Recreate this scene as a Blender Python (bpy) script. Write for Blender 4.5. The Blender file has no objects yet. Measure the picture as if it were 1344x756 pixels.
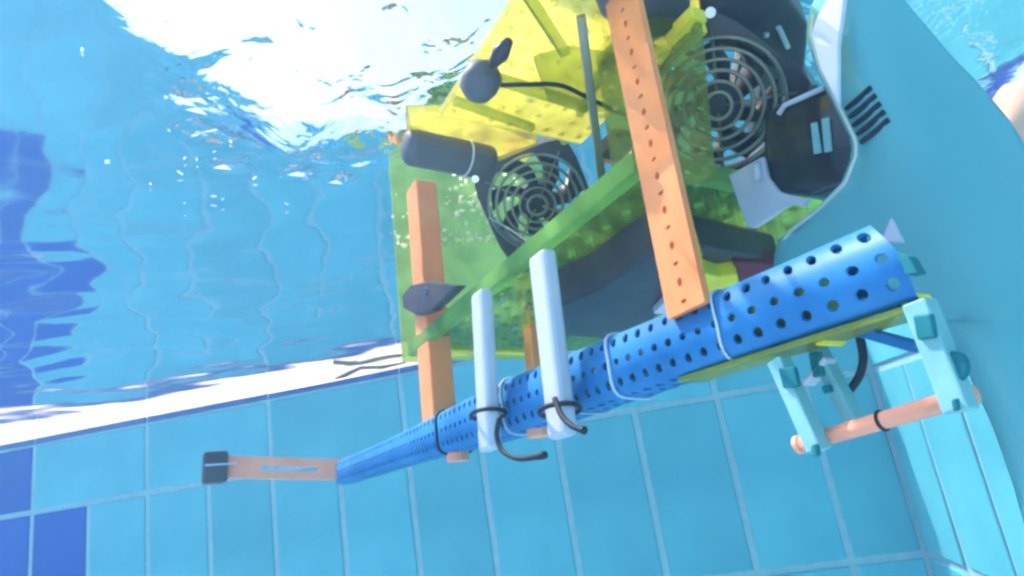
import bpy, bmesh, math, random
import numpy as np
from mathutils import Vector, Matrix
random.seed(7)
rng = np.random.default_rng(11)
sc = bpy.context.scene
COL = sc.collection

# ------------------------------------------------------------------ camera
# world: z = 0 is the still water level, x runs along the tiled back wall, y goes into it
FPX = 850.0                                   # focal length in pixels of the 1344 px wide photograph
PITCH, ROLL, YAW = (math.radians(v) for v in (15.0, -9.1, -11.0))
CAMZ = -0.244
CAM = Vector((0, 0, CAMZ))
_F = Vector((math.sin(YAW)*math.cos(PITCH), math.cos(YAW)*math.cos(PITCH), math.sin(PITCH)))
_rt = Vector((math.cos(YAW), -math.sin(YAW), 0)); _up = _rt.cross(_F)
_R = math.cos(ROLL)*_rt + math.sin(ROLL)*_up
_U = -math.sin(ROLL)*_rt + math.cos(ROLL)*_up
cd = bpy.data.cameras.new('camera'); cam = bpy.data.objects.new('camera', cd); COL.objects.link(cam)
cd.sensor_width = 36; cd.lens = FPX/1344*36; cd.clip_start = 0.01; cd.clip_end = 500
m3 = Matrix((_R, _U, -_F)).transposed()
cam.matrix_world = Matrix.Translation(CAM) @ m3.to_4x4()
cd.dof.use_dof = False
sc.camera = cam
def ray(px, py):
    return _R*((px-672)/FPX) - _U*((py-378)/FPX) + _F

# ------------------------------------------------------------------ sky, sun, exposure
SUN_EL = math.radians(60)
SUN_AZ = math.radians(-72)
w = bpy.data.worlds.new('World'); sc.world = w; w.use_nodes = True
nt = w.node_tree; nt.nodes.clear()
sky = nt.nodes.new('ShaderNodeTexSky'); sky.sky_type = 'NISHITA'; sky.sun_disc = False
sky.sun_elevation = SUN_EL; sky.sun_rotation = SUN_AZ
bg = nt.nodes.new('ShaderNodeBackground'); bg.inputs['Strength'].default_value = 0.15
wo = nt.nodes.new('ShaderNodeOutputWorld')
nt.links.new(sky.outputs[0], bg.inputs[0]); nt.links.new(bg.outputs[0], wo.inputs[0])
sl = bpy.data.lights.new('sun', 'SUN'); sl.energy = 4.0; sl.angle = math.radians(0.5); sl.color = (1, .93, .82)
sun = bpy.data.objects.new('sun', sl); COL.objects.link(sun)
sdir = Vector((math.sin(SUN_AZ)*math.cos(SUN_EL), math.cos(SUN_AZ)*math.cos(SUN_EL), math.sin(SUN_EL)))
sun.rotation_euler = sdir.to_track_quat('Z', 'Y').to_euler()
sc.view_settings.view_transform = 'Standard'; sc.view_settings.look = 'None'
sc.view_settings.gamma = 1; sc.view_settings.exposure = 1.58
sc.render.engine = 'CYCLES'; sc.cycles.filter_width = 2.8
cy = sc.cycles
cy.use_denoising = True
cy.max_bounces = 10; cy.diffuse_bounces = 4; cy.glossy_bounces = 5; cy.transmission_bounces = 6
cy.transparent_max_bounces = 16; cy.volume_bounces = 1
cy.sample_clamp_indirect = 6; cy.sample_clamp_direct = 0
cy.caustics_refractive = True; cy.caustics_reflective = True; cy.blur_glossy = 0.5

# ------------------------------------------------------------------ materials
def mat(name):
    m = bpy.data.materials.new(name); m.use_nodes = True
    n = m.node_tree; n.nodes.clear()
    o = n.nodes.new('ShaderNodeOutputMaterial')
    return m, n, o
def noise_color(n, c1, c2, scale, detail=4, lo=.35, hi=.65):
    tc = n.nodes.new('ShaderNodeTexCoord')
    t = n.nodes.new('ShaderNodeTexNoise'); t.inputs['Scale'].default_value = scale; t.inputs['Detail'].default_value = detail
    n.links.new(tc.outputs['Object'], t.inputs['Vector'])
    r = n.nodes.new('ShaderNodeValToRGB')
    r.color_ramp.elements[0].position = lo; r.color_ramp.elements[0].color = (*c1, 1)
    r.color_ramp.elements[1].position = hi; r.color_ramp.elements[1].color = (*c2, 1)
    n.links.new(t.outputs['Fac'], r.inputs['Fac'])
    return r.outputs['Color'], t
def solid(name, c1, c2=None, rough=.45, scale=40, bump=0.0, metal=0.0, spec=.16, sub=0.0, rnd=0.0):
    m, n, o = mat(name)
    p = n.nodes.new('ShaderNodeBsdfPrincipled')
    p.inputs['Roughness'].default_value = rough; p.inputs['Metallic'].default_value = metal
    p.inputs['Specular IOR Level'].default_value = spec
    c2 = c2 or tuple(min(1, v*1.18) for v in c1)
    col, t = noise_color(n, c1, c2, scale)
    if rnd:
        oi = n.nodes.new('ShaderNodeObjectInfo')
        mr = n.nodes.new('ShaderNodeMapRange'); mr.inputs['To Min'].default_value = 1-rnd; mr.inputs['To Max'].default_value = 1+rnd
        n.links.new(oi.outputs['Random'], mr.inputs['Value'])
        hs = n.nodes.new('ShaderNodeHueSaturation'); n.links.new(mr.outputs[0], hs.inputs['Value'])
        n.links.new(col, hs.inputs['Color']); col = hs.outputs[0]
    n.links.new(col, p.inputs['Base Color'])
    if bump:
        b = n.nodes.new('ShaderNodeBump'); b.inputs['Strength'].default_value = bump; b.inputs['Distance'].default_value = .002
        n.links.new(t.outputs['Fac'], b.inputs['Height']); n.links.new(b.outputs[0], p.inputs['Normal'])
    n.links.new(p.outputs[0], o.inputs['Surface'])
    return m
def acrylic(name, tint, body, clear=.5, trans=.5, scale=30):
    """tinted sheet plastic: part see-through, part glowing body colour"""
    m, n, o = mat(name)
    tr = n.nodes.new('ShaderNodeBsdfTransparent'); tr.inputs['Color'].default_value = (*tint, 1)
    col, t = noise_color(n, tuple(v*.62 for v in body), body, scale)
    df = n.nodes.new('ShaderNodeBsdfDiffuse'); tl = n.nodes.new('ShaderNodeBsdfTranslucent')
    n.links.new(col, df.inputs['Color']); n.links.new(col, tl.inputs['Color'])
    m1 = n.nodes.new('ShaderNodeMixShader'); m1.inputs[0].default_value = trans
    n.links.new(df.outputs[0], m1.inputs[1]); n.links.new(tl.outputs[0], m1.inputs[2])
    m2 = n.nodes.new('ShaderNodeMixShader'); m2.inputs[0].default_value = 1-clear
    n.links.new(tr.outputs[0], m2.inputs[1]); n.links.new(m1.outputs[0], m2.inputs[2])
    gl = n.nodes.new('ShaderNodeBsdfGlossy'); gl.inputs['Roughness'].default_value = .12
    fr = n.nodes.new('ShaderNodeFresnel'); fr.inputs['IOR'].default_value = 1.2
    bp = n.nodes.new('ShaderNodeBump'); bp.inputs['Strength'].default_value = .25; bp.inputs['Distance'].default_value = .003
    n.links.new(t.outputs['Fac'], bp.inputs['Height']); n.links.new(bp.outputs[0], gl.inputs['Normal'])
    m4 = n.nodes.new('ShaderNodeMixShader'); n.links.new(fr.outputs[0], m4.inputs[0])
    n.links.new(m2.outputs[0], m4.inputs[1]); n.links.new(gl.outputs[0], m4.inputs[2])
    n.links.new(m4.outputs[0], o.inputs['Surface'])
    return m

M = {}
M['tile'] = solid('pale blue glazed tile', (.085, .355, .430), (.115, .435, .50), rough=.22, scale=7, bump=.05, rnd=.10)
M['tile_dark'] = solid('royal blue glazed tile', (.002, .035, .30), (.004, .045, .36), rough=.22, scale=6, bump=.05, rnd=.08)
M['strip'] = solid('navy edge tile', (.03, .06, .24), (.045, .08, .30), rough=.3, scale=20, rnd=.08)
M['grout'] = solid('grey grout', (.26, .45, .51), (.36, .50, .53), rough=.9, scale=60, bump=.3)
M['ledge'] = solid('pale stone ledge', (.52, .42, .36), (.62, .51, .44), rough=.7, scale=9, bump=.2, rnd=.05)
M['deck'] = solid('sandy paving', (.55, .44, .36), (.66, .56, .48), rough=.9, scale=7, bump=.3)
M['floor'] = solid('pool floor tiles', (.50, .66, .70), (.58, .72, .76), rough=.4, scale=3)
M['blue'] = solid('bright blue plastic', (.022, .15, .40), (.035, .21, .50), rough=.42, scale=35, bump=.1)
M['orange'] = solid('orange plastic', (.98, .28, .10), (1.0, .34, .14), rough=.42, scale=35, bump=.05)
M['salmon'] = solid('salmon red plastic', (.97, .34, .22), (.99, .41, .28), rough=.42, scale=35, bump=.05)
M['white'] = solid('white plastic pipe', (.50, .51, .63), (.58, .59, .70), rough=.35, scale=18, bump=.04)
M['black'] = solid('black plastic', (.065, .050, .062), (.095, .076, .09), rough=.33, scale=30, bump=.05)  # base raised to hold the milky veil over black parts
M['blackgloss'] = solid('glossy black housing', (.028, .025, .038), (.04, .037, .052), rough=.1, scale=30, spec=.5)
M['rubber'] = solid('dark cable rubber', (.02, .02, .03), (.04, .04, .06), rough=.55, scale=30)
M['steel'] = solid('chromed wire', (.55, .52, .45), (.72, .68, .58), rough=.22, scale=20, metal=1.0)
M['ring'] = solid('dull wire', (.20, .19, .16), (.30, .28, .22), rough=.35, scale=20, metal=.6)
M['teal'] = solid('teal moulded plastic', (.115, .36, .41), (.16, .44, .49), rough=.38, scale=4, bump=.03)
M['lavender'] = solid('pale lavender plastic', (.56, .56, .68), (.66, .66, .76), rough=.4, scale=12)
M['rim'] = solid('cut edge', (.46, .52, .48), (.56, .60, .54), rough=.5, scale=20)
M['mint'] = solid('pale mint plastic', (.20, .44, .48), (.27, .51, .54), rough=.4, scale=60, bump=.1)
M['patch'] = solid('dark green pad', (.015, .16, .20), (.025, .21, .25), rough=.6, scale=40)
M['yellow'] = solid('yellow plastic', (.78, .60, .03), (.88, .70, .06), rough=.4, scale=25, bump=.1)
M['liner'] = solid('olive liner', (.10, .16, .10), (.45, .48, .10), rough=.6, scale=45)
M['ballast'] = solid('dark plastic with glare lift', (.10, .09, .105), (.15, .135, .15), rough=.5, scale=15)  # for the black canister, this grey holds the glare lying over it
M['darkred'] = solid('dark red plastic', (.16, .02, .04), (.22, .03, .05), rough=.45, scale=20)
M['tiewhite'] = solid('white nylon', (.42, .52, .68), (.52, .60, .74), rough=.4, scale=20)
M['peach'] = solid('peach foam', (.62, .36, .28), (.72, .46, .36), rough=.8, scale=20, bump=.3)
M['navy'] = solid('navy plastic', (.02, .05, .35), (.03, .07, .42), rough=.4, scale=20)
M['greenedge'] = acrylic('glowing green sheet edge', (.5, .9, .2), (.48, .78, .22), clear=.15, trans=.6)  # edge-lit glow put into a brighter, less clear body colour
M['green'] = acrylic('green tinted sheet', (.66, .88, .44), (.42, .64, .22), clear=.62, trans=.6)
M['runner'] = acrylic('yellow-green strip', (.8, .85, .3), (.58, .62, .16), clear=.25, trans=.5)
M['olive'] = acrylic('olive tinted sheet', (.80, .86, .42), (.56, .60, .20), clear=.7, trans=.5)
M['greenpane'] = acrylic('pale green clear sheet', (.86, .97, .58), (.66, .86, .34), clear=.5, trans=.6)
M['yellowsheet'] = acrylic('yellow tinted sheet', (.98, .93, .42), (.95, .86, .28), clear=.6, trans=.75, scale=75)
M['bubble'] = solid('air bubble skin', (.9, .92, .95), (1, 1, 1), rough=.1, scale=5)
M['froth'] = solid('yellow lit froth', (.92, .88, .45), (1, .97, .7), rough=.15, scale=40)  # yellow light from the sheets put into the froth colour
M['leaf'] = solid('wet brown twig', (.05, .045, .04), (.09, .08, .06), rough=.7, scale=20)

# water surface: total reflection below the critical angle, see-through above it
m, n, o = mat('water surface')
fr = n.nodes.new('ShaderNodeFresnel'); fr.inputs['IOR'].default_value = 1.333
gl = n.nodes.new('ShaderNodeBsdfGlossy'); gl.inputs['Roughness'].default_value = 0.08; gl.inputs['Color'].default_value = (.97, .98, 1, 1)
tr = n.nodes.new('ShaderNodeBsdfTransparent'); tr.inputs['Color'].default_value = (.97, .99, 1, 1)
rf = n.nodes.new('ShaderNodeBsdfRefraction'); rf.inputs['IOR'].default_value = 1.333; rf.inputs['Roughness'].default_value = .22
tc = n.nodes.new('ShaderNodeTexCoord')
t1 = n.nodes.new('ShaderNodeTexNoise'); t1.inputs['Scale'].default_value = 26; t1.inputs['Detail'].default_value = 3; t1.inputs['Distortion'].default_value = .6
n.links.new(tc.outputs['Object'], t1.inputs['Vector'])
va = n.nodes.new('ShaderNodeVertexColor'); va.layer_name = 'chop'
mu = n.nodes.new('ShaderNodeMath'); mu.operation = 'MULTIPLY'
n.links.new(t1.outputs['Fac'], mu.inputs[0]); n.links.new(va.outputs['Color'], mu.inputs[1])
bp = n.nodes.new('ShaderNodeBump'); bp.inputs['Strength'].default_value = 1; bp.inputs['Distance'].default_value = .012
n.links.new(mu.outputs[0], bp.inputs['Height'])
for nd in (fr, gl, rf): n.links.new(bp.outputs[0], nd.inputs['Normal'])
mt = n.nodes.new('ShaderNodeMixShader'); mt.inputs[0].default_value = .4
n.links.new(tr.outputs[0], mt.inputs[1]); n.links.new(rf.outputs[0], mt.inputs[2])
mx = n.nodes.new('ShaderNodeMixShader'); n.links.new(fr.outputs[0], mx.inputs[0])
n.links.new(mt.outputs[0], mx.inputs[1]); n.links.new(gl.outputs[0], mx.inputs[2])
n.links.new(mx.outputs[0], o.inputs['Surface'])
M['water'] = m

# ------------------------------------------------------------------ mesh helpers
def link(name, me, mt_, parent=None):
    o = bpy.data.objects.new(name, me); COL.objects.link(o)
    if mt_ is not None and len(me.materials) == 0: me.materials.append(M[mt_])
    if parent is not None: o.parent = parent
    return o
class MB:
    def __init__(s): s.v = []; s.f = []
    def add(s, vs, fs):
        k = len(s.v); s.v += [tuple(v) for v in vs]; s.f += [tuple(i+k for i in f) for f in fs]; return s
    def box(s, lo, hi):
        (x0, y0, z0), (x1, y1, z1) = lo, hi
        return s.add([(x0,y0,z0),(x1,y0,z0),(x1,y1,z0),(x0,y1,z0),(x0,y0,z1),(x1,y0,z1),(x1,y1,z1),(x0,y1,z1)],
                     [(0,3,2,1),(4,5,6,7),(0,1,5,4),(1,2,6,5),(2,3,7,6),(3,0,4,7)])
    def bar(s, p, q, hw, hh, up=(0,0,1)):
        """box beam from p to q, half width hw (sideways), half height hh (towards up)"""
        p, q = Vector(p), Vector(q); d = (q-p).normalized(); sd = d.cross(Vector(up)).normalized(); u = sd.cross(d)
        vs = []
        for e in (p, q):
            for a, b in ((-1,-1),(1,-1),(1,1),(-1,1)): vs.append(e+sd*hw*a+u*hh*b)
        return s.add(vs, [(0,1,2,3),(7,6,5,4),(0,4,5,1),(1,5,6,2),(2,6,7,3),(3,7,4,0)])
    def tube(s, pts, rad, seg=10, cap=True):
        pts = [Vector(p) for p in pts]; n = len(pts)
        rads = rad if isinstance(rad, (list, tuple)) else [rad]*n
        ref = None; vs = []; fs = []
        for i, p in enumerate(pts):
            d = (pts[min(i+1, n-1)]-pts[max(i-1, 0)]).normalized()
            if ref is None:
                ref = d.orthogonal().normalized()
            ref = (ref-d*ref.dot(d)).normalized(); b = d.cross(ref)
            for k in range(seg):
                a = 2*math.pi*k/seg; vs.append(p+(ref*math.cos(a)+b*math.sin(a))*rads[i])
        for i in range(n-1):
            for k in range(seg):
                fs.append((i*seg+k, i*seg+(k+1)%seg, (i+1)*seg+(k+1)%seg, (i+1)*seg+k))
        if cap: fs += [tuple(reversed(range(seg))), tuple(range((n-1)*seg, n*seg))]
        return s.add(vs, fs)
    def prism(s, poly, off):
        poly = [Vector(p) for p in poly]; off = Vector(off); n = len(poly)
        vs = poly+[p+off for p in poly]
        return s.add(vs, [tuple(reversed(range(n))), tuple(range(n, 2*n))]+[(i,(i+1)%n,n+(i+1)%n,n+i) for i in range(n)])
    def torus(s, c, nrm, R, r, seg=32, rs=6, a0=0, a1=2*math.pi, sx=1.0, ref=None):
        c, nrm = Vector(c), Vector(nrm).normalized()
        u = Vector(ref).normalized() if ref is not None else nrm.orthogonal().normalized(); v = nrm.cross(u)
        full = abs(a1-a0-2*math.pi) < 1e-6; n = seg if full else seg+1
        vs = []; fs = []
        for i in range(n):
            a = a0+(a1-a0)*i/seg; d = u*math.cos(a)*sx+v*math.sin(a)
            for k in range(rs):
                t = 2*math.pi*k/rs; vs.append(c+d*(R+r*math.cos(t))+nrm*r*math.sin(t))
        for i in range(seg):
            j = (i+1) % n
            for k in range(rs):
                fs.append((i*rs+k, j*rs+k, j*rs+(k+1)%rs, i*rs+(k+1)%rs))
        return s.add(vs, fs)
    def sheet(s, fn, nu, nv, hole, bridge=8):
        """grid of nu x nv cells each with a hole; fn(u,v)->point with u,v in cell units; hole(i,j)->list of 8 offsets or None"""
        ring = [(0,0),(.5,0),(1,0),(1,.5),(1,1),(.5,1),(0,1),(0,.5)]
        for i in range(nu):
            for j in range(nv):
                h = hole(i, j)
                out = [fn(i+a, j+b) for a, b in ring]
                if h is None: s.add(out, [tuple(range(8))]); continue
                s.add(out+[fn(i+a, j+b) for a, b in h], [(k,(k+1)%8,8+(k+1)%8,8+k) for k in range(8)])
        return s
    def build(s, name, mt_, parent=None, bevel=0, seg=2, smooth=False, weld=True, solidify=0, sub=0):
        me = bpy.data.meshes.new(name); me.from_pydata(s.v, [], s.f)
        bm = bmesh.new(); bm.from_mesh(me)
        if weld: bmesh.ops.remove_doubles(bm, verts=bm.verts, dist=1e-6)
        if solidify == 0: bmesh.ops.recalc_face_normals(bm, faces=bm.faces)
        if bevel: bmesh.ops.bevel(bm, geom=list(bm.edges), offset=bevel, segments=seg, affect='EDGES', profile=.5, clamp_overlap=True)
        bm.to_mesh(me); bm.free()
        if smooth: me.polygons.foreach_set('use_smooth', [True]*len(me.polygons))
        o = link(name, me, mt_, parent)
        if solidify:
            md = o.modifiers.new('thickness', 'SOLIDIFY'); md.thickness = solidify; md.offset = 0
        if sub:
            md = o.modifiers.new('smooth', 'SUBSURF'); md.levels = sub; md.render_levels = sub
        return o
def smooth_path(pts, n=6):
    out = []
    P = [pts[0]]+list(pts)+[pts[-1]]
    for i in range(1, len(P)-2):
        for k in range(n):
            t = k/n; a, b, c, d = P[i-1], P[i], P[i+1], P[i+2]
            out.append(.5*((2*b)+(c-a)*t+(2*a-5*b+4*c-d)*t*t+(3*b-a-3*c+d)*t**3))
    return out+[P[-2]]
def circ8(r, cx=.5, cy_=.5, sx=1, sy=1):
    # eight points matching the ring order (corner, mid, corner ...)
    return [(cx+r*sx*math.cos(a), cy_+r*sy*math.sin(a)) for a in (math.radians(225+45*k) for k in range(8))]
def empty(name, loc, mw=None):
    o = bpy.data.objects.new(name, None); COL.objects.link(o); o.empty_display_size = .05
    o.matrix_world = Matrix.Translation(loc) @ (mw.to_4x4() if mw is not None else Matrix())
    return o
def tag(o, label=None, cat=None, group=None, kind=None):
    for k, v in (('label', label), ('category', cat), ('group', group), ('kind', kind)):
        if v is not None: o[k] = v
    return o

# ------------------------------------------------------------------ pool: walls of single tiles, floor, ledge, deck
TW, TH = 0.15, 0.30                       # tile module
WY = 1.03*1.2                             # tile face of the back wall
S0 = -1.292*1.2                           # x of joint number 0
G1 = CAMZ+0.05*1.2                        # height of the joint between upper and lower rows
TOPZ = G1+.15                             # top of the upper tile row
STRIP = .013; RIM = TOPZ+STRIP            # top of the navy edge strip = ledge level
KC = 12.75                                # corner position in tiles
XC = S0+KC*TW
J = .012                                  # joint width
FLOOR = -1.75
def tile_mesh(name, wd, ht, mt_):
    d, b = .0035, .0016; mb = MB()
    a, c = wd/2, ht/2
    o_ = [(-a,0,-c),(a,0,-c),(a,0,c),(-a,0,c)]; m_ = [(-a,-d+b,-c),(a,-d+b,-c),(a,-d+b,c),(-a,-d+b,c)]
    i_ = [(-a+b,-d,-c+b),(a-b,-d,-c+b),(a-b,-d,c-b),(-a+b,-d,c-b)]
    mb.add(o_+m_+i_, [(0,1,5,4),(1,2,6,5),(2,3,7,6),(3,0,4,7),(4,5,9,8),(5,6,10,9),(6,7,11,10),(7,4,8,11),(8,9,10,11)])
    me = bpy.data.meshes.new(name); me.from_pydata(mb.v, [], mb.f); me.materials.append(M[mt_]); return me
tm = {}
for k_, m_ in (('l','tile'),('d','tile_dark')):
    tm['lo'+k_] = tile_mesh('tile', TW-J, TH-J, m_); tm['up'+k_] = tile_mesh('tile', 2*TW-J, TH/2-J, m_)
tm['strip'] = tile_mesh('edge_tile', 2*TW-.004, STRIP, 'strip')
tm['half'] = tile_mesh('tile', (KC-12)*TW-J, TH-J, 'tile'); 
tm['halfup'] = tile_mesh('tile', (KC-11)*TW-J, TH/2-J, 'tile')
def put(me, name, loc, parent, rz=0, ry=0):
    o = bpy.data.objects.new(name, me); COL.objects.link(o); o.parent = parent
    o.location = loc; o.rotation_euler = (random.gauss(0, .004), ry, rz+random.gauss(0, .004)); return o
def wall(name, label, origin, rz, k0, k1, dark, right_end=False):
    root = empty(name, origin); root.rotation_euler = (0, 0, rz); tag(root, label, 'pool wall')
    x0 = k0*TW; x1 = KC*TW if right_end else k1*TW
    MB().box((x0, 0, FLOOR-.1), (x1+(.02 if right_end else 0), .25, RIM-.002)).build('grout_bed', 'grout', root)
    for k in range(k0, k1):
        for r_ in range(5):
            z = G1-TH*(r_+.5)
            dk = dark(k, r_)
            put(tm['lod' if dk else 'lol'], 'tile', ((k+.5)*TW, 0, z), root)
    for k in range(k0, k1-1, 2):
        z = G1+TH/4
        put(tm['upd' if dark(k, -1) else 'upl'], 'tile', ((k+1)*TW, 0, z), root)
        put(tm['strip'], 'edge_tile', ((k+1)*TW, 0, TOPZ+STRIP/2), root)
    if right_end:
        for r_ in range(5): put(tm['half'], 'tile', ((12+KC)/2*TW, 0, G1-TH*(r_+.5)), root)
        put(tm['halfup'], 'tile', ((11+KC)/2*TW, 0, G1+TH/4), root)
        put(tm['strip'], 'edge_tile', (12*TW-.02, 0, TOPZ+STRIP/2), root)
    return root
def dark_back(k, r_):
    if r_ == -1: return k in (-3, -1)
    if r_ == 0: return -4 <= k <= 1
    return (r_ == 1 and -3 <= k <= 0) or (r_ == 2 and -3 <= k <= -2)
wb = wall('pool_wall', 'pale blue tiled back wall with a royal blue lane mark at its left end', (S0, WY+.0035, 0), 0, -11, 12, dark_back, True)
wr = wall('pool_wall', 'pale blue tiled side wall meeting the back wall in a corner at right', (XC+.0035, WY, 0), -math.pi/2, 0, 12, lambda k, r_: False)

fl = MB().box((-5, -4, FLOOR-.1), (XC+.3, WY+.3, FLOOR)).build('pool_floor', 'floor'); tag(fl, 'pale blue pool floor', kind='structure')
for nm, lo, hi in (('wall_left', (-5.2, -4, FLOOR-.1), (-5, WY+.4, .06)), ('wall_behind', (-5.2, -4.2, FLOOR-.1), (XC+.3, -4, .06)), ('wall_right', (XC+.012, -4, FLOOR-.1), (XC+.25, WY-12*TW-.01, .06))):
    tag(MB().box(lo, hi).build(nm, 'floor'), kind='structure')
# submerged pale ledge behind the rim, and the deck round it
ledge = empty('overflow_ledge', (S0, WY, RIM)); tag(ledge, 'pale stone overflow ledge just under the water along the back wall', 'ledge')
stone = MB().box((-TW+.002, .004, -.04), (TW-.002, .42, .0)).build('coping_stone', 'ledge', ledge, bevel=.003, seg=1)
stone.location = (-10*TW, 0, 0)
for k in range(-9, 14, 2):
    if k == -9: continue
    c_ = stone.copy(); COL.objects.link(c_); c_.parent = ledge; c_.location = ((k-1)*TW+TW*1, 0, random.uniform(-.0015, .0))
stone.location = (-9*TW, 0, 0)
dk = MB().box((-9, WY+.43, -.3), (3, 6, .05)).box((XC+.26, -6, -.3), (5, WY+.42, .048)).build('pool_deck', 'deck'); tag(dk, 'sandy pool deck', kind='structure')

# ------------------------------------------------------------------ water surface: waves, plus slopes and chop shaped to place glare and sparkle
def axis(lo, flo, fhi, hi, fine, coarse):
    a = np.arange(lo, flo, coarse); b = np.arange(flo, fhi, fine); c = np.arange(fhi, hi+1e-6, coarse); return np.unique(np.concatenate([a, b, c, [hi]]))
xs = axis(-4.99, -1.7, .62, XC+.25, .0095, .07); ys = axis(-3.99, .12, WY+.42, WY+.42, .0095, .07)
X, Y = np.meshgrid(xs, ys)
def waves(X, Y, comps):
    h = np.zeros_like(X)
    for wl, am, dr, ph in comps:
        k = 2*math.pi/wl; h += am*np.sin(k*(X*math.cos(dr)+Y*math.sin(dr))+ph)
    return h
def spread(n, wl0, wl1, slope, seed):
    r = np.random.default_rng(seed); L = []
    for _ in range(n):
        wl = wl0*(wl1/wl0)**r.random(); L.append((wl, slope*wl/(2*math.pi), r.random()*math.pi*2, r.random()*6.28))
    return L
surf = lambda px, py: Vector(((lambda q: (q.x/q.z*-CAMZ, q.y/q.z*-CAMZ))(ray(px, py))))
gc, gl_, gr_ = surf(490, 66), surf(235, 70), surf(770, 60)
gu = gc.normalized(); gv = Vector((gu.y, -gu.x)); sv = (gr_-gl_).length*.36
gU = (X-gc.x)*gu.x+(Y-gc.y)*gu.y; gV = (X-gc.x)*gv.x+(Y-gc.y)*gv.y
su = (surf(430, 190)-gc).length*1.05
near = np.zeros_like(X)
for px, py, sg in ((290, 20, .030), (350, 40, .040), (320, 100, .030), (400, 90, .040), (440, 140, .035), (380, 150, .026), (490, 60, .045), (510, 130, .032), (560, 60, .045), (610, 20, .045), (680, 40, .05), (430, 10, .045), (760, 30, .05)):
    sp = surf(px, py); dU = (X-sp.x)*gu.x+(Y-sp.y)*gu.y; dV = (X-sp.x)*gv.x+(Y-sp.y)*gv.y
    near = np.maximum(near, np.exp(-((dU/(sg*1.25))**2+(dV/sg)**2)**1.3))
spark = np.zeros_like(X)  # small patches of chop added to sparkle below the glare
for px, py, sg in ((335, 178, .012), (425, 200, .016), (470, 205, .018), (275, 165, .012), (300, 215, .008), (395, 225, .010), (500, 185, .02), (262, 120, .014), (450, 235, .010)):
    sp = surf(px, py); spark = np.maximum(spark, np.exp(-((X-sp.x)**2+(Y-sp.y)**2)/sg**2))
rbt = np.exp(-(((X-.10)/.25)**2+((Y-.38)/.2)**2))*np.clip((X+.02)/.1, 0, 1)
left = np.exp(-(((X+.75)/.45)**2+((Y-.55)/.5)**2))
H = waves(X, Y, spread(9, .25, .9, .012, 3)) + waves(X, Y, spread(10, .06, .16, .004, 5))
H += left*waves(X, Y, spread(7, .16, .4, .022, 8))
H += (near+.5*rbt)*waves(X, Y, spread(14, .025, .10, .038, 21))
H += -.36*gU*near  # local slope added so bright sky shows through as glare
far = np.clip((WY-.05-Y)/.5, 0, 1)
H += (.35+.65*far)*waves(X, Y, spread(12, .035, .11, .0075, 31))
H += left*waves(X, Y, spread(8, .09, .22, .036, 44))
verts = np.stack([X.ravel(), Y.ravel(), H.ravel()], 1)
ny, nx = X.shape
idx = np.arange(nx*ny).reshape(ny, nx)
faces = np.stack([idx[:-1,:-1].ravel(), idx[:-1,1:].ravel(), idx[1:,1:].ravel(), idx[1:,:-1].ravel()], 1)
me = bpy.data.meshes.new('water'); me.from_pydata(verts.tolist(), [], faces.tolist())
me.polygons.foreach_set('use_smooth', [True]*len(me.polygons))
ca = me.color_attributes.new('chop', 'FLOAT_COLOR', 'POINT')
chop = np.clip(.018+.75*spark+.7*near+.4*rbt, 0, 1).ravel(); ca.data.foreach_set('color', np.stack([chop, chop, chop, np.ones_like(chop)], 1).ravel())
water = link('water', me, 'water'); tag(water, 'rippled underside of the water surface with bright glare shaped into its slopes', kind='structure')

# ------------------------------------------------------------------ the robot
# frame of the robot: a = along its tube away from the camera, b = across, c = up; design units scaled by S
S = 0.70
RU = ray(381, -1954).normalized()
RA = ray(190, 722); RA = (RA-RU*RA.dot(RU)).normalized(); RB = RA.cross(RU)
RO = ray(1010, 406)*.30
rot = Matrix((-RA, RB, RU)).transposed()
bot = empty('underwater_robot', CAM+RO*S, rot)
tag(bot, 'underwater robot with blue perforated tube, orange posts, yellow-green sheets and two caged fans', 'robot')
def L(a, b, c): return Vector((-a*S, b*S, c*S))
def on_b(px, py, b=0.0):
    q = ray(px, py); t = (RO.dot(RB)+b)/q.dot(RB); P = q*t-RO; return (P.dot(RA), b, P.dot(RU))
def on_c(px, py, c):
    q = ray(px, py); t = (RO.dot(RU)+c)/q.dot(RU); P = q*t-RO; return (P.dot(RA), P.dot(RB), c)
def on_a(px, py, a):
    q = ray(px, py); t = (RO.dot(RA)+a)/q.dot(RA); P = q*t-RO; return (a, P.dot(RB), P.dot(RU))
def Lb(px, py, b=0.0): return L(*on_b(px, py, b))
def Lc(px, py, c): return L(*on_c(px, py, c))
def La(px, py, a): return L(*on_a(px, py, a))
UP = Vector((0, 0, 1))

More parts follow.
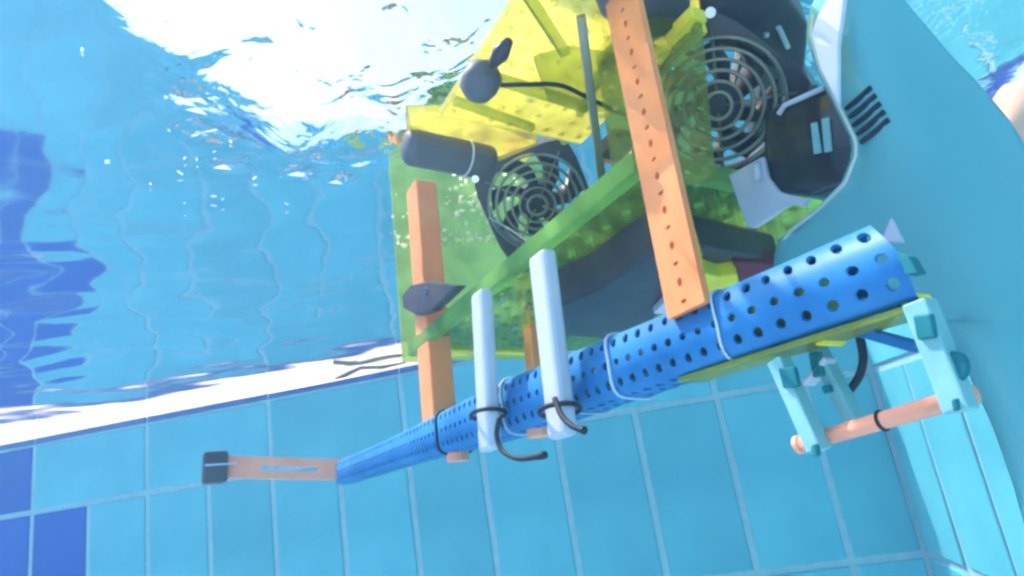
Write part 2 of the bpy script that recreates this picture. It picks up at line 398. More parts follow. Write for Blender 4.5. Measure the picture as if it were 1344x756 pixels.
# blue perforated tube
ta, tc_ = (-.063, -.004), (.766, .018)
TR = .0165
def tube_c(a): return tc_[1]*(a-ta[0])/(tc_[0]-ta[0])+ta[1]*(1-(a-ta[0])/(tc_[0]-ta[0]))
def tube_r(a): return TR*(1+.25*math.exp(-((a-.25)/.17)**2))
NA, NT = 76, 11
def tube_pt(u, v):
    a = ta[0]+(tc_[0]-ta[0])*u/NA; th = 2*math.pi*v/NT
    # cut the near end on a slant
    a += (.004+.013*math.cos(th)+.005*math.sin(th))*max(0, 1-u/6)
    e_ = 4.6; r_ = tube_r(a)/((abs(math.cos(th))**e_+abs(math.sin(th))**e_)**(1/e_))
    return L(a, r_*math.cos(th), tube_c(a)+r_*math.sin(th))
def perforated_tube():
    outer = {}; V = []; F = []; Nn = []
    def axis_pt(P):
        a = -P.x/S; return L(a, 0, tube_c(a))
    def vid(key, P):
        if key not in outer:
            outer[key] = len(V); V.append(tuple(P)); Nn.append(tuple((P-axis_pt(P)).normalized()))
        return outer[key]
    ring = [(0,0),(.5,0),(1,0),(1,.5),(1,1),(.5,1),(0,1),(0,.5)]
    for i in range(NA):
        for j in range(NT):
            jx, jy, jr = random.gauss(0, .012), random.gauss(0, .012), random.uniform(.20, .235)
            o_ = [vid((round(2*(i+a)), round(2*(j+b)) % (2*NT)), tube_pt(i+a, j+b)) for a, b in ring]
            hp = [tube_pt(i+a, j+b) for a, b in circ8(jr, .5+jx, .5+jy)]
            h_ = []
            for P in hp: h_.append(len(V)); V.append(tuple(P)); Nn.append(tuple((P-axis_pt(P)).normalized()))
            for k in range(8): F.append((o_[k], o_[(k+1)%8], h_[(k+1)%8], h_[k]))
            cen = sum(hp, Vector())/8; w0 = len(V)
            for P in hp:
                V.append(tuple(P)); Nn.append(tuple((cen-P).normalized()))
            for P in hp:
                V.append(tuple(P+(axis_pt(P)-P)*.09)); Nn.append(tuple((cen-P).normalized()))
            for k in range(8): F.append((w0+k, w0+(k+1)%8, w0+8+(k+1)%8, w0+8+k))
    me = bpy.data.meshes.new('skid_tube'); me.from_pydata(V, [], F)
    me.polygons.foreach_set('use_smooth', [True]*len(me.polygons))
    # make faces agree with the wanted normals
    bm = bmesh.new(); bm.from_mesh(me); bm.verts.ensure_lookup_table()
    for f in bm.faces:
        f.normal_update(); n_ = sum((Vector(Nn[v.index]) for v in f.verts), Vector())
        if f.normal.dot(n_) < 0: f.normal_flip()
    bm.to_mesh(me); bm.free()
    me.normals_split_custom_set_from_vertices(Nn)
    return link('skid_tube', me, 'blue', bot)
tubeo = perforated_tube()
tubeo['label'] = 'long bright blue tube with rows of round holes'
core = MB().tube([L(-.034, 0, tube_c(-.034)), L(.755, 0, tube_c(.755))], .0135*S, 18).build('liner', 'liner', tubeo, smooth=False)
MB().prism([Lb(x, y, -.0195) for x, y in ((1176, 330), (1192, 336), (1205, 358), (1188, 362))], L(0, .006, 0)).build('plug_insert', 'patch', tubeo, bevel=.0004)
def tie(a, mname, R=None, r=.0011, name='zip_tie', lean=0.0):
    rr_ = tube_r(a)+.0007; pts = []
    for k in range(37):
        t = 2*math.pi*k/36; q_ = rr_/((abs(math.cos(t))**4.6+abs(math.sin(t))**4.6)**(1/4.6))
        pts.append(L(a+.004*math.cos(t), q_*math.cos(t), tube_c(a)+q_*math.sin(t)))
    return MB().tube(pts, r*S, 6, cap=False).build(name, mname, tubeo, smooth=True)
for px, py in ((828, 480), (968, 430), (690, 545), (772, 512)): tie(on_b(px, py)[0], 'tiewhite', r=.0011 if px in (828, 690) else .0007)
for px, py in ((598, 580),): tie(on_b(px, py)[0], 'rubber', r=.0016)
# locking heads of the ties
for px, py in ((962, 408), (900, 437), (925, 428)):
    a, b, c = on_b(px, py, -.012); MB().bar(L(a-.004, b, c), L(a+.004, b, c), .0025*S, .002*S).build('tie_head', 'tiewhite', tubeo, bevel=.0005)
# runner under the tube
MB().bar(L(.055, -.004, tube_c(.05)-.019), L(-.066, -.004, tube_c(-.06)-.0195), .009*S, .0014*S).build('runner', 'runner', bot, bevel=.0004)['label'] = 'yellow-green sheet strip under the near end of the blue tube'

# orange posts
def post(p, q, ha, hb, mname, name='post', bevel=.0012):
    a0, b0, c0 = p; a1, b1, c1 = q
    vs = []
    for (a, b, c) in (p, q):
        for sa, sb in ((-1,-1),(1,-1),(1,1),(-1,1)): vs.append(L(a+sa*ha, b+sb*hb, c))
    return MB().add(vs, [(0,1,2,3),(7,6,5,4),(0,4,5,1),(1,5,6,2),(2,6,7,3),(3,7,4,0)]).build(name, mname, bot, bevel=bevel)
pl = post((.416, .004, -.002), (.416, .004, .292), .0165, .0125, 'orange'); pl['label'] = 'orange square post at the far end of the blue tube'
# flat slotted strut: a row of alternating round and slotted holes
sb_, st_ = on_b(904, 408, -.019), on_b(815, -12, -.019)
NS = 20
def strut_pt(u, v):
    t = u/NS; a = sb_[0]+(st_[0]-sb_[0])*t; c = sb_[2]+(st_[2]-sb_[2])*t
    return L(a+(v-.5)*.0265, -.019, c)
def strut_hole(i, j):
    return circ8(.075, sx=3.2 if i % 2 else 1.6, sy=.9 if i % 2 else 1)
so = MB().sheet(strut_pt, NS, 1, strut_hole).build('strut', 'orange', bot, solidify=.0042*S)
so['label'] = 'flat orange strut with a row of holes, nearest the camera'
# feet of the posts showing below the tube
for px, py in ((927, 497), (712, 580), (602, 611)):
    a, b, c = on_b(px, py); MB().tube([L(a, 0, c+.004), L(a, 0, c+.014)], .0105*S, 14).build('post_foot', 'salmon', bot, smooth=False)
a_, b_, c_ = on_a(697, 380, .36); a2, b2, c2 = on_a(705, 505, .36)
post((.36, b_, c_+.02), (.36, b2, c2-.01), .009, .008, 'orange', bevel=.0008)

# white posts with black ties
for (x0, y0, x1, y1, hw) in ((632, 383, 643, 592, .0098), (711, 333, 739, 575, .0098)):
    p, q = on_b(x0, y0, -.034), on_b(x1, y1, -.034)
    wp = post((p[0], -.034, p[2]), (q[0], -.034, q[2]), hw, .0055, 'white', bevel=.0022)
    wp['label'] = 'white rectangular post strapped to the blue tube'
    a = q[0]; c = q[2]
    # strap round the post, and its loose tail
    tt = .78 if x0 < 700 else .86
    zc = p[2]+(q[2]-p[2])*tt; ac = p[0]+(q[0]-p[0])*tt
    MB().torus(L(ac, -.034, zc), L(.12, .1, 1), .0125*S, .0016*S, seg=20, rs=6).build('zip_tie', 'rubber', wp, smooth=True)
    if x0 < 700:
        pts = [Lb(655, 548, -.05), Lb(652, 572, -.052), Lb(660, 592, -.052), Lb(682, 602, -.05), Lb(716, 597, -.046)]
    else:
        pts = [Lb(728, 523, -.05), Lb(737, 545, -.052), Lb(752, 560, -.052), Lb(768, 565, -.05)]
    pts = smooth_path(pts, 5); MB().tube(pts, [.0017*S]*(len(pts)-3)+[.0019*S, .0024*S, .0022*S], 8).build('strap_tail', 'rubber', wp, smooth=True)

# lower deck: green tinted perforated sheet with its edge glow painted in
CD = .112; DA0, DA1, DB0, DB1 = .062, .46, .0, .25
ND, MD = 17, 11
def deck_pt(u, v): return L(DA0+(DA1-DA0)*u/ND, DB0+(DB1-DB0)*v/MD, CD)
deck = MB().sheet(deck_pt, ND, MD, lambda i, j: circ8(.19)).build('lower_deck', 'green', bot, solidify=.004)
deck['label'] = 'green see-through deck sheet with rows of holes'
MB().bar(L(DA0-.004, -.004, CD), L(DA1, -.004, CD), .005*S, .0075*S).build('deck_edge', 'greenedge', deck, bevel=.001)
MB().bar(L(DA0-.004, -.003, CD), L(DA0-.004, DB1, CD), .005*S, .0062*S).build('deck_edge', 'greenedge', deck, bevel=.001)
# end pane at the far end
ea = .47
p0, p1, p2, p3 = on_a(512, 205, ea), on_a(715, 225, ea), on_a(740, 468, ea), on_a(530, 474, ea)
zt = .34
pane = MB().prism([L(ea, p0[1], zt), L(ea, p1[1], zt), L(ea, p2[1], p2[2]), L(ea, p3[1], p3[2])], L(.006, 0, 0)).build('end_pane', 'greenpane', bot)
pane['label'] = 'pale green see-through pane closing the far end'
# yellow cross bars at the foot of the end pane
for (xa, ya, xb, yb, h, mname) in ((588, 440, 735, 447, .006, 'yellow'), (590, 458, 735, 462, .004, 'yellow'), (655, 440, 700, 452, .005, 'lavender')):
    MB().bar(La(xa, ya, ea-.02), La(xb, yb, ea-.02), .006*S, h*S).build('cross_bar', mname, bot, bevel=.0008)
# black bracket joining deck and post
br = [Lb(x, y, -.018) for x, y in ((601, 374), (560, 369), (538, 374), (527, 388), (529, 405), (546, 414), (566, 408))]
bo = MB().prism(br, L(0, .010, 0)).build('bracket', 'black', bot, bevel=.0012); bo['label'] = 'black rounded bracket holding the far orange post'
a, b, c = on_b(556, 383, -.022); MB().tube([L(a, b, c), L(a, b+.004, c)], .005*S, 12).build('bolt', 'steel', bo)
# hub screws and glints: small hardware row under the deck edge
for px, py in ((690, 402), (672, 430), (655, 392)):
    p = on_c(px, py, CD-.006); MB().bar(L(p[0]-.008, p[1], p[2]), L(p[0]+.008, p[1]+.004, p[2]), .0022*S, .002*S).build('screw', 'steel', bot, bevel=.0004)

# upper deck: sunlit yellow sheet, perforated at its near end
CU = .222
UA0, UA1, UB0, UB1 = -.01, .19, -.07, .06
NU, MU = 13, 8
def udeck_pt(u, v): return L(UA0+(UA1-UA0)*u/NU, UB0+(UB1-UB0)*v/MU, CU)
ud = MB().sheet(udeck_pt, NU, MU, lambda i, j: circ8(.17, .5+random.gauss(0, .03), .5+random.gauss(0, .03)) if (i*5+j*3) % 7 else None).build('upper_deck', 'yellowsheet', bot, solidify=.004)
ud['label'] = 'sunlit yellow top sheet with holes'
# green mid sheet with holes between the two fans
CM = .175
mq = [Lb(x, y, .012) for x, y in ((776, 10), (918, 30), (936, 236), (812, 262))]
def mdeck_pt(u, v):
    u, v = u/6, v/8; return mq[0].lerp(mq[1], u).lerp(mq[3].lerp(mq[2], u), v)
md_ = MB().sheet(mdeck_pt, 6, 8, lambda i, j: circ8(.19, .5+random.gauss(0, .02), .5+random.gauss(0, .02))).build('middle_sheet', 'olive', bot, solidify=.003)
md_['label'] = 'olive see-through sheet with rows of holes in front of the near fan'
# grey uprights between decks
for (x, y, x2, y2) in ((762, 20, 790, 235), (975, 60, 940, 215)):
    p = on_c(x, y, CU-.004); q = on_c(x2, y2, CM-.02) if x < 900 else on_c(x2, y2, CM-.03)
    MB().bar(L(*p), L(*q), .003*S, .003*S).build('spacer_rod', 'ring', bot, bevel=.0006)

# caged fans
def fan(cpx, cpy, c, R, roll, tilt, thick=.030):
    p = Vector(on_c(cpx, cpy, c)); ctr = L(*p)
    cam_l = L(-RO.dot(RA), -RO.dot(RB), -RO.dot(RU))
    nrm = ((cam_l-ctr).normalized()*(1-tilt)+Vector((0, 0, -1))*tilt).normalized()
    u = nrm.cross(UP).normalized(); v = nrm.cross(u)
    u, v = u*math.cos(roll)+v*math.sin(roll), v*math.cos(roll)-u*math.sin(roll)
    R *= S; hs = R*1.06; N = 32
    outer, inner = [], []
    for k in range(N):
        t = 2*math.pi*(k+.5)/N; cx, sy = math.cos(t), math.sin(t); e = 5.5
        rr = hs/((abs(cx)**e+abs(sy)**e)**(1/e)); outer.append((rr*cx, rr*sy)); inner.append((R*cx, R*sy))
    P = lambda xy, d: ctr+u*xy[0]+v*xy[1]-nrm*d
    th = thick*S; vs = []
    for d in (0, th):
        vs += [P(q, d) for q in outer]+[P(q, d) for q in inner]
    fs = []
    for k in range(N):
        j = (k+1) % N
        fs += [(k, j, N+j, N+k), (2*N+k, 3*N+k, 3*N+j, 2*N+j), (k, 2*N+k, 2*N+j, j), (N+k, N+j, 3*N+j, 3*N+k)]
    fr_ = MB().add(vs, fs).build('fan', 'black', bot, bevel=.0)
    fr_['label'] = 'black square fan with a wire ring guard'
    for q in range(6):
        rr = R*(.97-.155*q)
        MB().torus(ctr+nrm*(.003*S+.0009*q), nrm, rr, (.0014 if q % 2 else .0012)*S, seg=40, rs=6).build('guard_ring', 'ring', fr_, smooth=True)
    for q in range(4):
        t = math.pi/4+q*math.pi/2; d = u*math.cos(t)+v*math.sin(t)
        MB().tube([ctr+nrm*.0045*S+d*R*.12, ctr+nrm*.0005+d*R*1.12], .0011*S, 6).build('guard_spoke', 'ring', fr_, smooth=True)
    MB().tube([ctr-nrm*th*.9, ctr-nrm*th*.15], R*.36, 24).build('hub', 'black', fr_, bevel=.0006)
    for q in range(7):
        t = 2*math.pi*q/7; vs = []
        for rr, sw in ((.34, 0), (.65, .25), (.95, .55)):
            for e in (-1, 1):
                an = t+sw+e*.26; vs.append(ctr+(u*math.cos(an)+v*math.sin(an))*R*rr-nrm*(th*.5+e*th*.25))
        MB().add(vs, [(0,1,3,2), (2,3,5,4)]).build('fan_blade', 'black', fr_, solidify=.0012, smooth=True)
    for q in range(4):
        t = math.pi/4+q*math.pi/2; d = u*math.cos(t)+v*math.sin(t)
        MB().tube([ctr+d*hs*1.25, ctr+d*hs*1.25+nrm*.004*S], .0035*S, 10).build('screw', 'steel', fr_)
    return fr_, ctr, nrm
f1 = fan(705, 266, .195, .046, math.radians(14), .25)
f2 = fan(942, 138, .165, .0435, math.radians(35), .05, thick=.034)
# ribs and an olive plate that break up the sunlit sheet
for (x, y, x2, y2, h) in ((618, 92, 772, 142, .004), (690, -10, 742, 70, .0035), (596, 132, 700, 168, .003), (820, 40, 760, 150, .003)):
    MB().bar(Lc(x, y, .213), Lc(x2, y2, .213), h*S, .003*S).build('deck_rib', 'olive', bot, bevel=.0006)
MB().prism([Lc(x, y, .214) for x, y in ((700, 78), (745, 64), (800, 72), (852, 128), (790, 148), (720, 134))], L(0, 0, .003)).build('inner_plate', 'olive', bot, bevel=.0006)
# dark ballast block by the strut
p = [Lc(x, y, .21) for x, y in ((770, -30), (905, -30), (908, 30), (850, 62), (790, 24))]
MB().prism(p, L(0, 0, .02)).build('ballast_block', 'ballast', bot, bevel=.002)
# motor block above the near fan
p = [Lc(x, y, .215) for x, y in ((915, -25), (1030, -10), (1062, 35), (1056, 104), (1000, 80), (925, 55))]
MB().prism(p, L(0, 0, .03)).build('motor_block', 'black', bot, bevel=.002)['label'] = 'black motor block behind the near fan'
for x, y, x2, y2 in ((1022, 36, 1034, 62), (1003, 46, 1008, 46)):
    MB().tube([Lc(x, y, .2135), Lc(x2, y2, .2135)], .0018*S, 8).build('pale_mark', 'lavender', bot)  # short pale marks on the motor block
p = [Lc(x, y, .215) for x, y in ((1005, 85), (1060, 100), (1115, 190), (1090, 260), (1010, 250), (985, 190))]
MB().prism(p, L(0, 0, .02)).build('mounting_plate', 'black', bot, bevel=.0015)

# black canister with the yellow bar behind it
c0, c1 = Lc(541, 193, .235), Lc(636, 212, .235)
can = MB().tube([c0+(c0-c1)*.10, c0+(c0-c1)*.06, c0, c1, c1+(c1-c0)*.08, c1+(c1-c0)*.12], [.009*S, .0145*S, .0165*S, .0165*S, .0145*S, .008*S], 20).build('canister', 'ballast', bot, smooth=True)
can['label'] = 'black capsule-shaped canister under the surface'
ring_c = c0.lerp(c1, .72); MB().torus(ring_c, c1-c0, .0168*S, .0009*S, seg=24).build('band', 'lavender', can, smooth=True)
yb = [Lc(x, y, .244) for x, y in ((533, 150), (600, 150), (706, 188), (690, 214), (640, 206), (534, 172))]
MB().prism(yb, L(0, 0, .010)).build('yellow_bar', 'yellowsheet', bot, bevel=.001)['label'] = 'yellow bar above the black canister'
# round black float, its cap and the cable
fb = Lc(631, 107, .205)
fo = MB().tube([fb+Vector((t*.014*S, 0, 0)) for t in (-1.0, -.9, -.55, 0, .55, .9, 1.0)], [k*.0135*S for k in (.35, .62, .92, 1.0, .92, .62, .35)], 18).build('float_ball', 'ballast', bot, smooth=True)
fo['label'] = 'small round black float trailing a cable'
fc = Lc(657, 70, .205); MB().tube([fc-Vector((.012*S, 0, 0)), fc, fc+Vector((.012*S, 0, 0))], [.003*S, .006*S, .003*S], 12).build('float_cap', 'black', bot, smooth=True)
MB().tube(smooth_path([Lc(655, 112, .204), Lc(690, 111, .203), Lc(735, 112, .202), Lc(775, 130, .2), Lc(830, 155, .19), Lc(880, 170, .17)]), .0016*S, 8).build('cable', 'rubber', bot, smooth=True)
MB().tube(smooth_path([Lc(868, 152, .165), Lc(930, 178, .158), Lc(998, 208, .15)]), .0009*S, 6).build('wire', 'steel', bot, smooth=True)
MB().tube(smooth_path([Lc(640, 285, .19), Lc(668, 300, .17), Lc(700, 322, .15)]), .001*S, 6).build('wire', 'steel', bot, smooth=True)
# small connectors behind the strut
for px, py, mname, s_ in ((808, 190, 'black', .012), (817, 197, 'tiewhite', .006), (800, 205, 'orange', .006), (835, 205, 'darkred', .011), (690, 376, 'salmon', .010), (937, 230, 'ring', .006), (945, 262, 'ring', .006), (905, 30, 'yellow', .008), (900, 45, 'yellow', .010)):
    p = on_c(px, py, .18 if py < 240 else .14); 
    MB().box(L(p[0]+s_, p[1]-s_*.7, p[2]-s_*.5), L(p[0]-s_, p[1]+s_*.7, p[2]+s_*.5)).build('connector', mname, bot, bevel=.0006)

# boxes slung under the lower deck
bx = [Lc(x, y, .075) for x, y in ((736, 402), (785, 380), (868, 325), (905, 338), (886, 386), (850, 432), (800, 446), (738, 441))]
MB().prism(bx, L(0, 0, .032)).build('battery_box', 'black', bot, bevel=.002)['label'] = 'black box slung under the deck'
bx = [Lc(x, y, .082) for x, y in ((918, 322), (1025, 345), (1030, 372), (980, 380), (925, 352))]
MB().prism(bx, L(0, 0, .025)).build('battery_box', 'black', bot, bevel=.002)
bx = [Lc(x, y, .078) for x, y in ((962, 345), (1030, 348), (1030, 385), (975, 386))]
MB().prism(bx, L(0, 0, .012)).build('cover', 'darkred', bot, bevel=.001)['label'] = 'dark red cover behind the blue tube'
bx = [Lc(x, y, .07) for x, y in ((918, 358), (945, 366), (968, 362), (972, 378), (960, 398), (918, 415))]
MB().prism(bx, L(0, 0, .014)).build('float_block', 'yellow', bot, bevel=.0015)['label'] = 'yellow block behind the blue tube'
bx = [Lc(x, y, .068) for x, y in ((858, 412), (885, 384), (905, 388), (905, 412))]
MB().prism(bx, L(0, 0, .006)).build('patch', 'lavender', bot, bevel=.0006)

# glossy black camera housing with its white bracket
sc0 = Vector(on_b(1062, 187, .085))
hs = [(x, y) for x, y in ((1000, 150), (1020, 132), (1085, 108), (1108, 130), (1124, 190), (1108, 238), (1060, 258), (1016, 252), (1002, 225), (998, 185))]
hb = [Lb(x, y, .066) for x, y in hs]
ho = MB().prism(hb, L(0, .05, 0)).build('camera_housing', 'blackgloss', bot, bevel=.0035, seg=3, smooth=True); ho['label'] = 'glossy black rounded housing tucked behind the teal panel'
for pts in ([(1064, 162), (1072, 160), (1078, 200), (1068, 202)], [(1078, 156), (1088, 154), (1092, 198), (1082, 200)]):
    MB().prism([Lb(x, y, .0645) for x, y in pts], L(0, .001, 0)).build('housing_highlight', 'mint', ho)  # pale slips painting the highlights on the glossy housing
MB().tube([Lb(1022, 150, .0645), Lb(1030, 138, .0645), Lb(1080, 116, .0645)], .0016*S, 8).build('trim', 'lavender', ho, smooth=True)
wbk = [Lb(x, y, .060) for x, y in ((955, 230), (1000, 205), (1006, 232), (1022, 252), (1062, 262), (1052, 272), (1035, 268), (990, 299), (980, 298))]
MB().prism(wbk, L(0, .004, 0)).build('bracket', 'white', bot, bevel=.0008)['label'] = 'white plate bracket beside the glossy black housing'
MB().tube([Lb(993, 216, .058), Lb(995, 236, .058)], .002*S, 8).build('bolt', 'lavender', bot, smooth=True)

# big teal moulded panel at the near end: thick, slightly bowed sheet
left_e = [(1088, -30), (1066, 20), (1063, 45), (1074, 90), (1100, 140), (1122, 185), (1122, 205), (1108, 240), (1072, 276), (1038, 302), (1022, 322), (1017, 345), (1024, 372), (1050, 398), (1100, 412), (1160, 408)]
right_e = [(1160, -30), (1190, 10), (1222, 46), (1252, 80), (1282, 110), (1308, 140), (1328, 165), (1352, 205), (1380, 260), (1400, 320), (1412, 390), (1412, 460), (1405, 540), (1395, 640)]
mid_t = [0, .06, .14, .26, .4, .55, .7, .82, .92, .97, 1]
lower_e = [(1205, 402), (1232, 412), (1256, 445), (1284, 500), (1312, 560), (1340, 640), (1362, 720)]
# resample: left boundary runs down the cut-out, jumps behind the tube, then follows the lower edge
lb_ = left_e+lower_e
def resample(pl_, n):
    P = [Vector(p) for p in pl_]; d = [0]
    for i in range(1, len(P)): d.append(d[-1]+(P[i]-P[i-1]).length)
    out = []
    for k in range(n):
        t = d[-1]*k/(n-1); i = 1
        while i < len(P)-1 and d[i] < t: i += 1
        f = (t-d[i-1])/(d[i]-d[i-1]); out.append(P[i-1].lerp(P[i], f))
    return out
NL = 64
lbp = resample(lb_, NL); rbp = resample(right_e+[(1390, 720), (1390, 780)], NL)
mb = MB(); K = len(mid_t)
for i in range(NL):
    for t in mid_t:
        q = lbp[i].lerp(rbp[i], t)
        dd = q.x-(1118+.36*max(q.y, 0)+.00012*q.y*q.y)
        bow = .047+.00011*(q.x-1020)-.013*math.exp(-(dd/58)**2)*min(1, t*6)+.003*math.sin(q.y/70)*t
        mb.v.append(tuple(Lb(q.x, q.y, bow)))
for i in range(NL-1):
    for k in range(K-1): mb.f.append((i*K+k, i*K+k+1, (i+1)*K+k+1, (i+1)*K+k))
pan = mb.build('end_panel', 'teal', bot, smooth=True, solidify=.0035)
pan['label'] = 'large curved teal panel at the near right end'
# pale rim along the cut-out
rim = resample(left_e[1:-3], 50)
MB().tube([Lb(q.x+1.5, q.y, .0465) for q in rim], .0009*S, 8).build('panel_rim', 'rim', pan, smooth=True)
fp = [Lb(x, y, .036) for x, y in ((1064, 45), (1070, 26), (1100, -30), (1112, -30), (1100, 60), (1100, 138), (1076, 90))]  # highlight on the teal panel, built as a pale plate
MB().prism(fp, L(0, .003, 0)).build('panel_highlight', 'lavender', pan, bevel=.0006)['label'] = 'pale lavender plate standing for the highlight along the upper edge of the teal panel'
slot_b = lambda x, y: .0455+.00011*(x-1020)-.013*math.exp(-((x-(1118+.36*max(y, 0)+.00012*y*y))/58)**2)
for k in range(5):
    x0, y0 = 1110+k*5.0, 143+k*11.0; x1, y1 = x0+33+k*.8, y0-28-k*.5
    MB().tube(smooth_path([Lb(x0, y0, slot_b(x0, y0)), Lb((x0+x1)/2, (y0+y1)/2+1.5, slot_b((x0+x1)/2, (y0+y1)/2)), Lb(x1, y1, slot_b(x1, y1))], 4), [(.0008+.0008*math.sin(math.pi*(.15+.6*q_/8)))*S for q_ in range(9)], 8).build('vent_slot', 'rubber', pan, smooth=True)
tip = [Lb(x, y, .035) for x, y in ((1168, 286), (1184, 318), (1156, 318))]
MB().prism(tip, L(0, .003, 0)).build('tip', 'white', bot, bevel=.0004)

# gripper under the near end: pale mint arms, salmon rod, dark patches
g = MB
def arm(pts_, hw, b, mname='mint', name='arm'):
    p, q = Lb(*pts_[0], b), Lb(*pts_[1], b)
    return MB().bar(p, q, .004*S, hw*S, up=(1, 0, 0)).build(name, mname, bot, bevel=.0006)
gb = -.004
ar1 = arm([(1022, 472), (1076, 592)], .0036, gb-.006); ar2 = arm([(1068, 448), (1124, 556)], .003, gb+.012); ar3 = arm([(1206, 396), (1262, 540)], .0044, gb-.006)
ar4 = arm([(1090, 470), (1060, 505)], .0012, gb+.010, 'lavender', 'link'); 
rod = MB().tube([Lb(1051, 583, gb), Lb(1276, 518, gb)], .00335*S, 16).build('gripper_rod', 'salmon', bot, smooth=True); rod['label'] = 'salmon rod held between the mint arms under the robot'
MB().tube([Lb(1047, 584, gb), Lb(1053, 582.5, gb)], .0039*S, 16).build('end_cap', 'salmon', rod)
MB().tube([Lb(1268, 520, gb), Lb(1279, 517, gb)], .0036*S, 16).build('end_cap', 'salmon', rod)
pr0, pr1 = Lb(1158, 552, gb), Lb(1160, 551.4, gb)
MB().torus(pr0, pr1-pr0, .0036*S, .0007*S, seg=20).build('zip_tie', 'rubber', rod, smooth=True)
for px, py, w_, h_, b in ((1034, 497, 11, 13, gb-.012), (1212, 430, 13, 16, gb-.012), (1251, 482, 18, 22, gb-.008), (1070, 480, 8, 16, gb+.006), (1068, 593, 4, 8, gb-.012), (1252, 533, 4, 8, gb-.012), (1083, 512, 5, 5, gb+.005)):
    sk = 4 if w_ > 6 else 2
    pp = [Lb(px+x, py+y, b) for x, y in ((-w_-sk*.5, -h_), (w_-sk, -h_-3), (w_+sk*.5, h_-3), (-w_+sk, h_))]
    if px == 1251: pp = [Lb(px+w_*math.cos(t), py+h_*math.sin(t), b) for t in np.linspace(0, 6.283, 13)[:-1]]
    MB().prism(pp, L(0, .003, 0)).build('patch', 'patch', bot, bevel=.0005)  # flat dark shapes laid over the arms and rod
MB().bar(Lb(1106, 428, .004), Lb(1206, 456, .004), .003*S, .0022*S, up=(1, 0, 0)).build('brace', 'blue', bot, bevel=.0004)
MB().tube(smooth_path([Lb(1128, 440, .012), Lb(1133, 470, .014), Lb(1127, 495, .014), Lb(1112, 516, .012)]), .0018*S, 8).build('cable', 'rubber', bot, smooth=True)
for px, py in ((1083, 446), (1195, 393)):
    a, b, c = on_b(px, py, gb); MB().tube([L(a, b-.004, c), L(a, b+.01, c)], .0026*S, 10).build('bolt', 'yellow', bot)

# orange slotted arm at the far end with its black cap
q0, q1 = Vector(on_a(456, 617, .765)), Vector(on_a(296, 613, .765))
NG = 3
def arm_pt(u, v):
    T_ = (0, .24, .74, 1, 1); k_ = int(u); t = T_[k_]+(T_[k_+1]-T_[k_])*(u-k_); p = q0.lerp(q1, t); return L(p.x, p.y, p.z+(v-.5)*.0285)
def arm_hole(i, j): return [(.02, .38), (.5, .36), (.98, .38), (.99, .5), (.98, .62), (.5, .64), (.02, .62), (.01, .5)] if i == 1 else None
fa = MB().sheet(arm_pt, NG, 1, arm_hole).build('far_arm', 'salmon', bot, solidify=.010*S); fa['label'] = 'salmon slotted arm reaching out at the far end'
cq = q1+(q1-q0).normalized()*.012
MB().box(L(cq.x+.014, cq.y-.016, cq.z-.021), L(cq.x-.014, cq.y+.014, cq.z+.019)).build('end_cap', 'black', fa, bevel=.0025)
MB().bar(L(q1.x-.016, q1.y+.012, q1.z+.002), L(q1.x-.016, q1.y-.026, q1.z+.002), .0012*S, .0012*S).build('pin', 'tiewhite', fa)

# ------------------------------------------------------------------ small things in the water
bub = [(218,28),(218,129),(222,172),(108,70),(282,208),(303,192),(243,217),(259,219),(237,237),(141,214),(198,250),(243,283),(281,270),(293,275),(368,232),(377,279),(335,243)]
for k, (px, py) in enumerate(bub):
    q = ray(px, py); t = (-.0035-CAMZ)/q.z; P = CAM+q*t
    r0 = random.uniform(.0003, .0007)
    o_ = MB().tube([Vector((x*r0, 0, 0)) for x in (-3.6, -3.1, -1.5, 1.5, 3.1, 3.6)], [r0*k_ for k_ in (.2, .7, 1, 1, .7, .2)], 8).build('air_bubble', 'bubble', None, smooth=True)
    o_.location = P; o_.rotation_euler = (random.uniform(-.3, .3), random.uniform(-.4, .4), random.uniform(0, 3.14))
    tag(o_, 'tiny white air bubble under the water surface left of the robot', 'bubble', 'air bubbles under the surface')
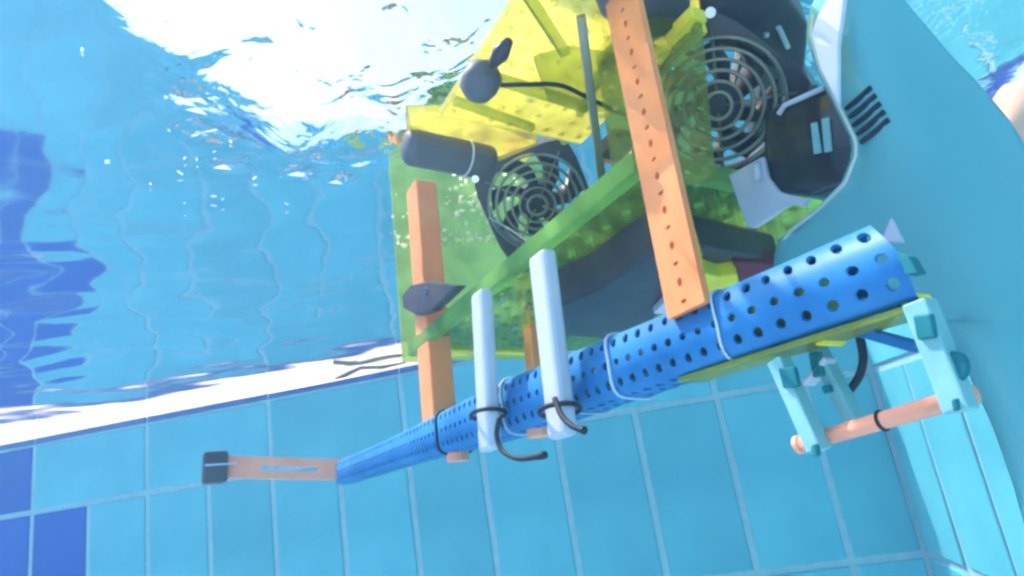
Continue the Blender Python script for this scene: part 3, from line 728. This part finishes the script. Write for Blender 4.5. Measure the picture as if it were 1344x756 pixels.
# froth of trapped bubbles on the end pane, also standing in for sun glitter
fm = MB(); rf_ = random.Random(5)
def blob(P, r, sx):
    vs = []; fs = []; n_ = 6
    for i in range(5):
        ph = math.pi*i/4
        for k in range(n_):
            t = 2*math.pi*k/n_; vs.append(P+Vector((r*sx*math.sin(ph)*math.cos(t), r*math.sin(ph)*math.sin(t), r*math.cos(ph))))
    for i in range(4):
        for k in range(n_): fs.append((i*n_+k, i*n_+(k+1)%n_, (i+1)*n_+(k+1)%n_, (i+1)*n_+k))
    fm.add(vs, fs)
for k in range(150):
    if k < 62: x, y = rf_.gauss(625, 22), rf_.gauss(262, 13)
    elif k < 135: x, y = rf_.uniform(515, 655), 310+rf_.gauss(0, 5)+(x % 7)*.5
    else: x, y = rf_.uniform(508, 600), rf_.uniform(250, 330)
    P = CAM+(bot.matrix_world.to_3x3() @ La(x, y, .455))+RO*S
    blob(P, rf_.uniform(.0006, .0020)*(1.3 if 600 < x < 660 else 1), rf_.uniform(.8, 1.6))
fr2 = fm.build('froth', 'froth', None, smooth=True); tag(fr2, 'froth of tiny bright bubbles and sun glitter on the pale green pane', kind='stuff')
# peach float with a navy end at the right edge
q = ray(1345, 150); P = CAM+q*.40
pf = empty('float', P); tag(pf, 'peach foam float with a navy end at the right edge of the view', 'float')
MB().tube([Vector((x*.001, 0, z*.001)) for x, z in ((-16, 1), (-14, 0), (-8, 0), (20, -2), (60, -6))], [.008, .016, .021, .023, .022], 20).build('foam_body', 'peach', pf, smooth=True)
MB().tube([Vector((-.002, -.012, -.030)), Vector((.004, -.012, -.012))], [.006, .007], 14).build('end_knob', 'navy', pf, smooth=True)
# twig on the ledge
q = ray(440, 492); t = (RIM+.006-CAMZ)/q.z; P = Vector((CAM.x+q.x/q.y*(WY+.03), WY+.03, RIM+.004))
tw = MB().tube([Vector(v) for v in ((0,0,0), (.03,.01,.012), (.06,.0,.016), (.10,.02,.012), (.15,.03,.014))], [.006, .005, .004, .004, .002], 8).build('twig', 'leaf', None, smooth=True)
tw.location = P; tag(tw, 'dark wet twig lying on the pale ledge under the water', 'twig')

# ------------------------------------------------------------------ cloudy water
m, n, o = mat('cloudy water')
pv = n.nodes.new('ShaderNodeVolumePrincipled'); pv.inputs['Color'].default_value = (.28, .62, 1, 1)
pv.inputs['Density'].default_value = .14; pv.inputs['Anisotropy'].default_value = .5
n.links.new(pv.outputs[0], o.inputs['Volume']); M['haze'] = m
hz = MB().box((-9.5, -6.5, FLOOR-1.2), (5.5, 6.5, .12)).build('haze', 'haze'); tag(hz, 'faint blue cloudiness of the pool water', kind='stuff')
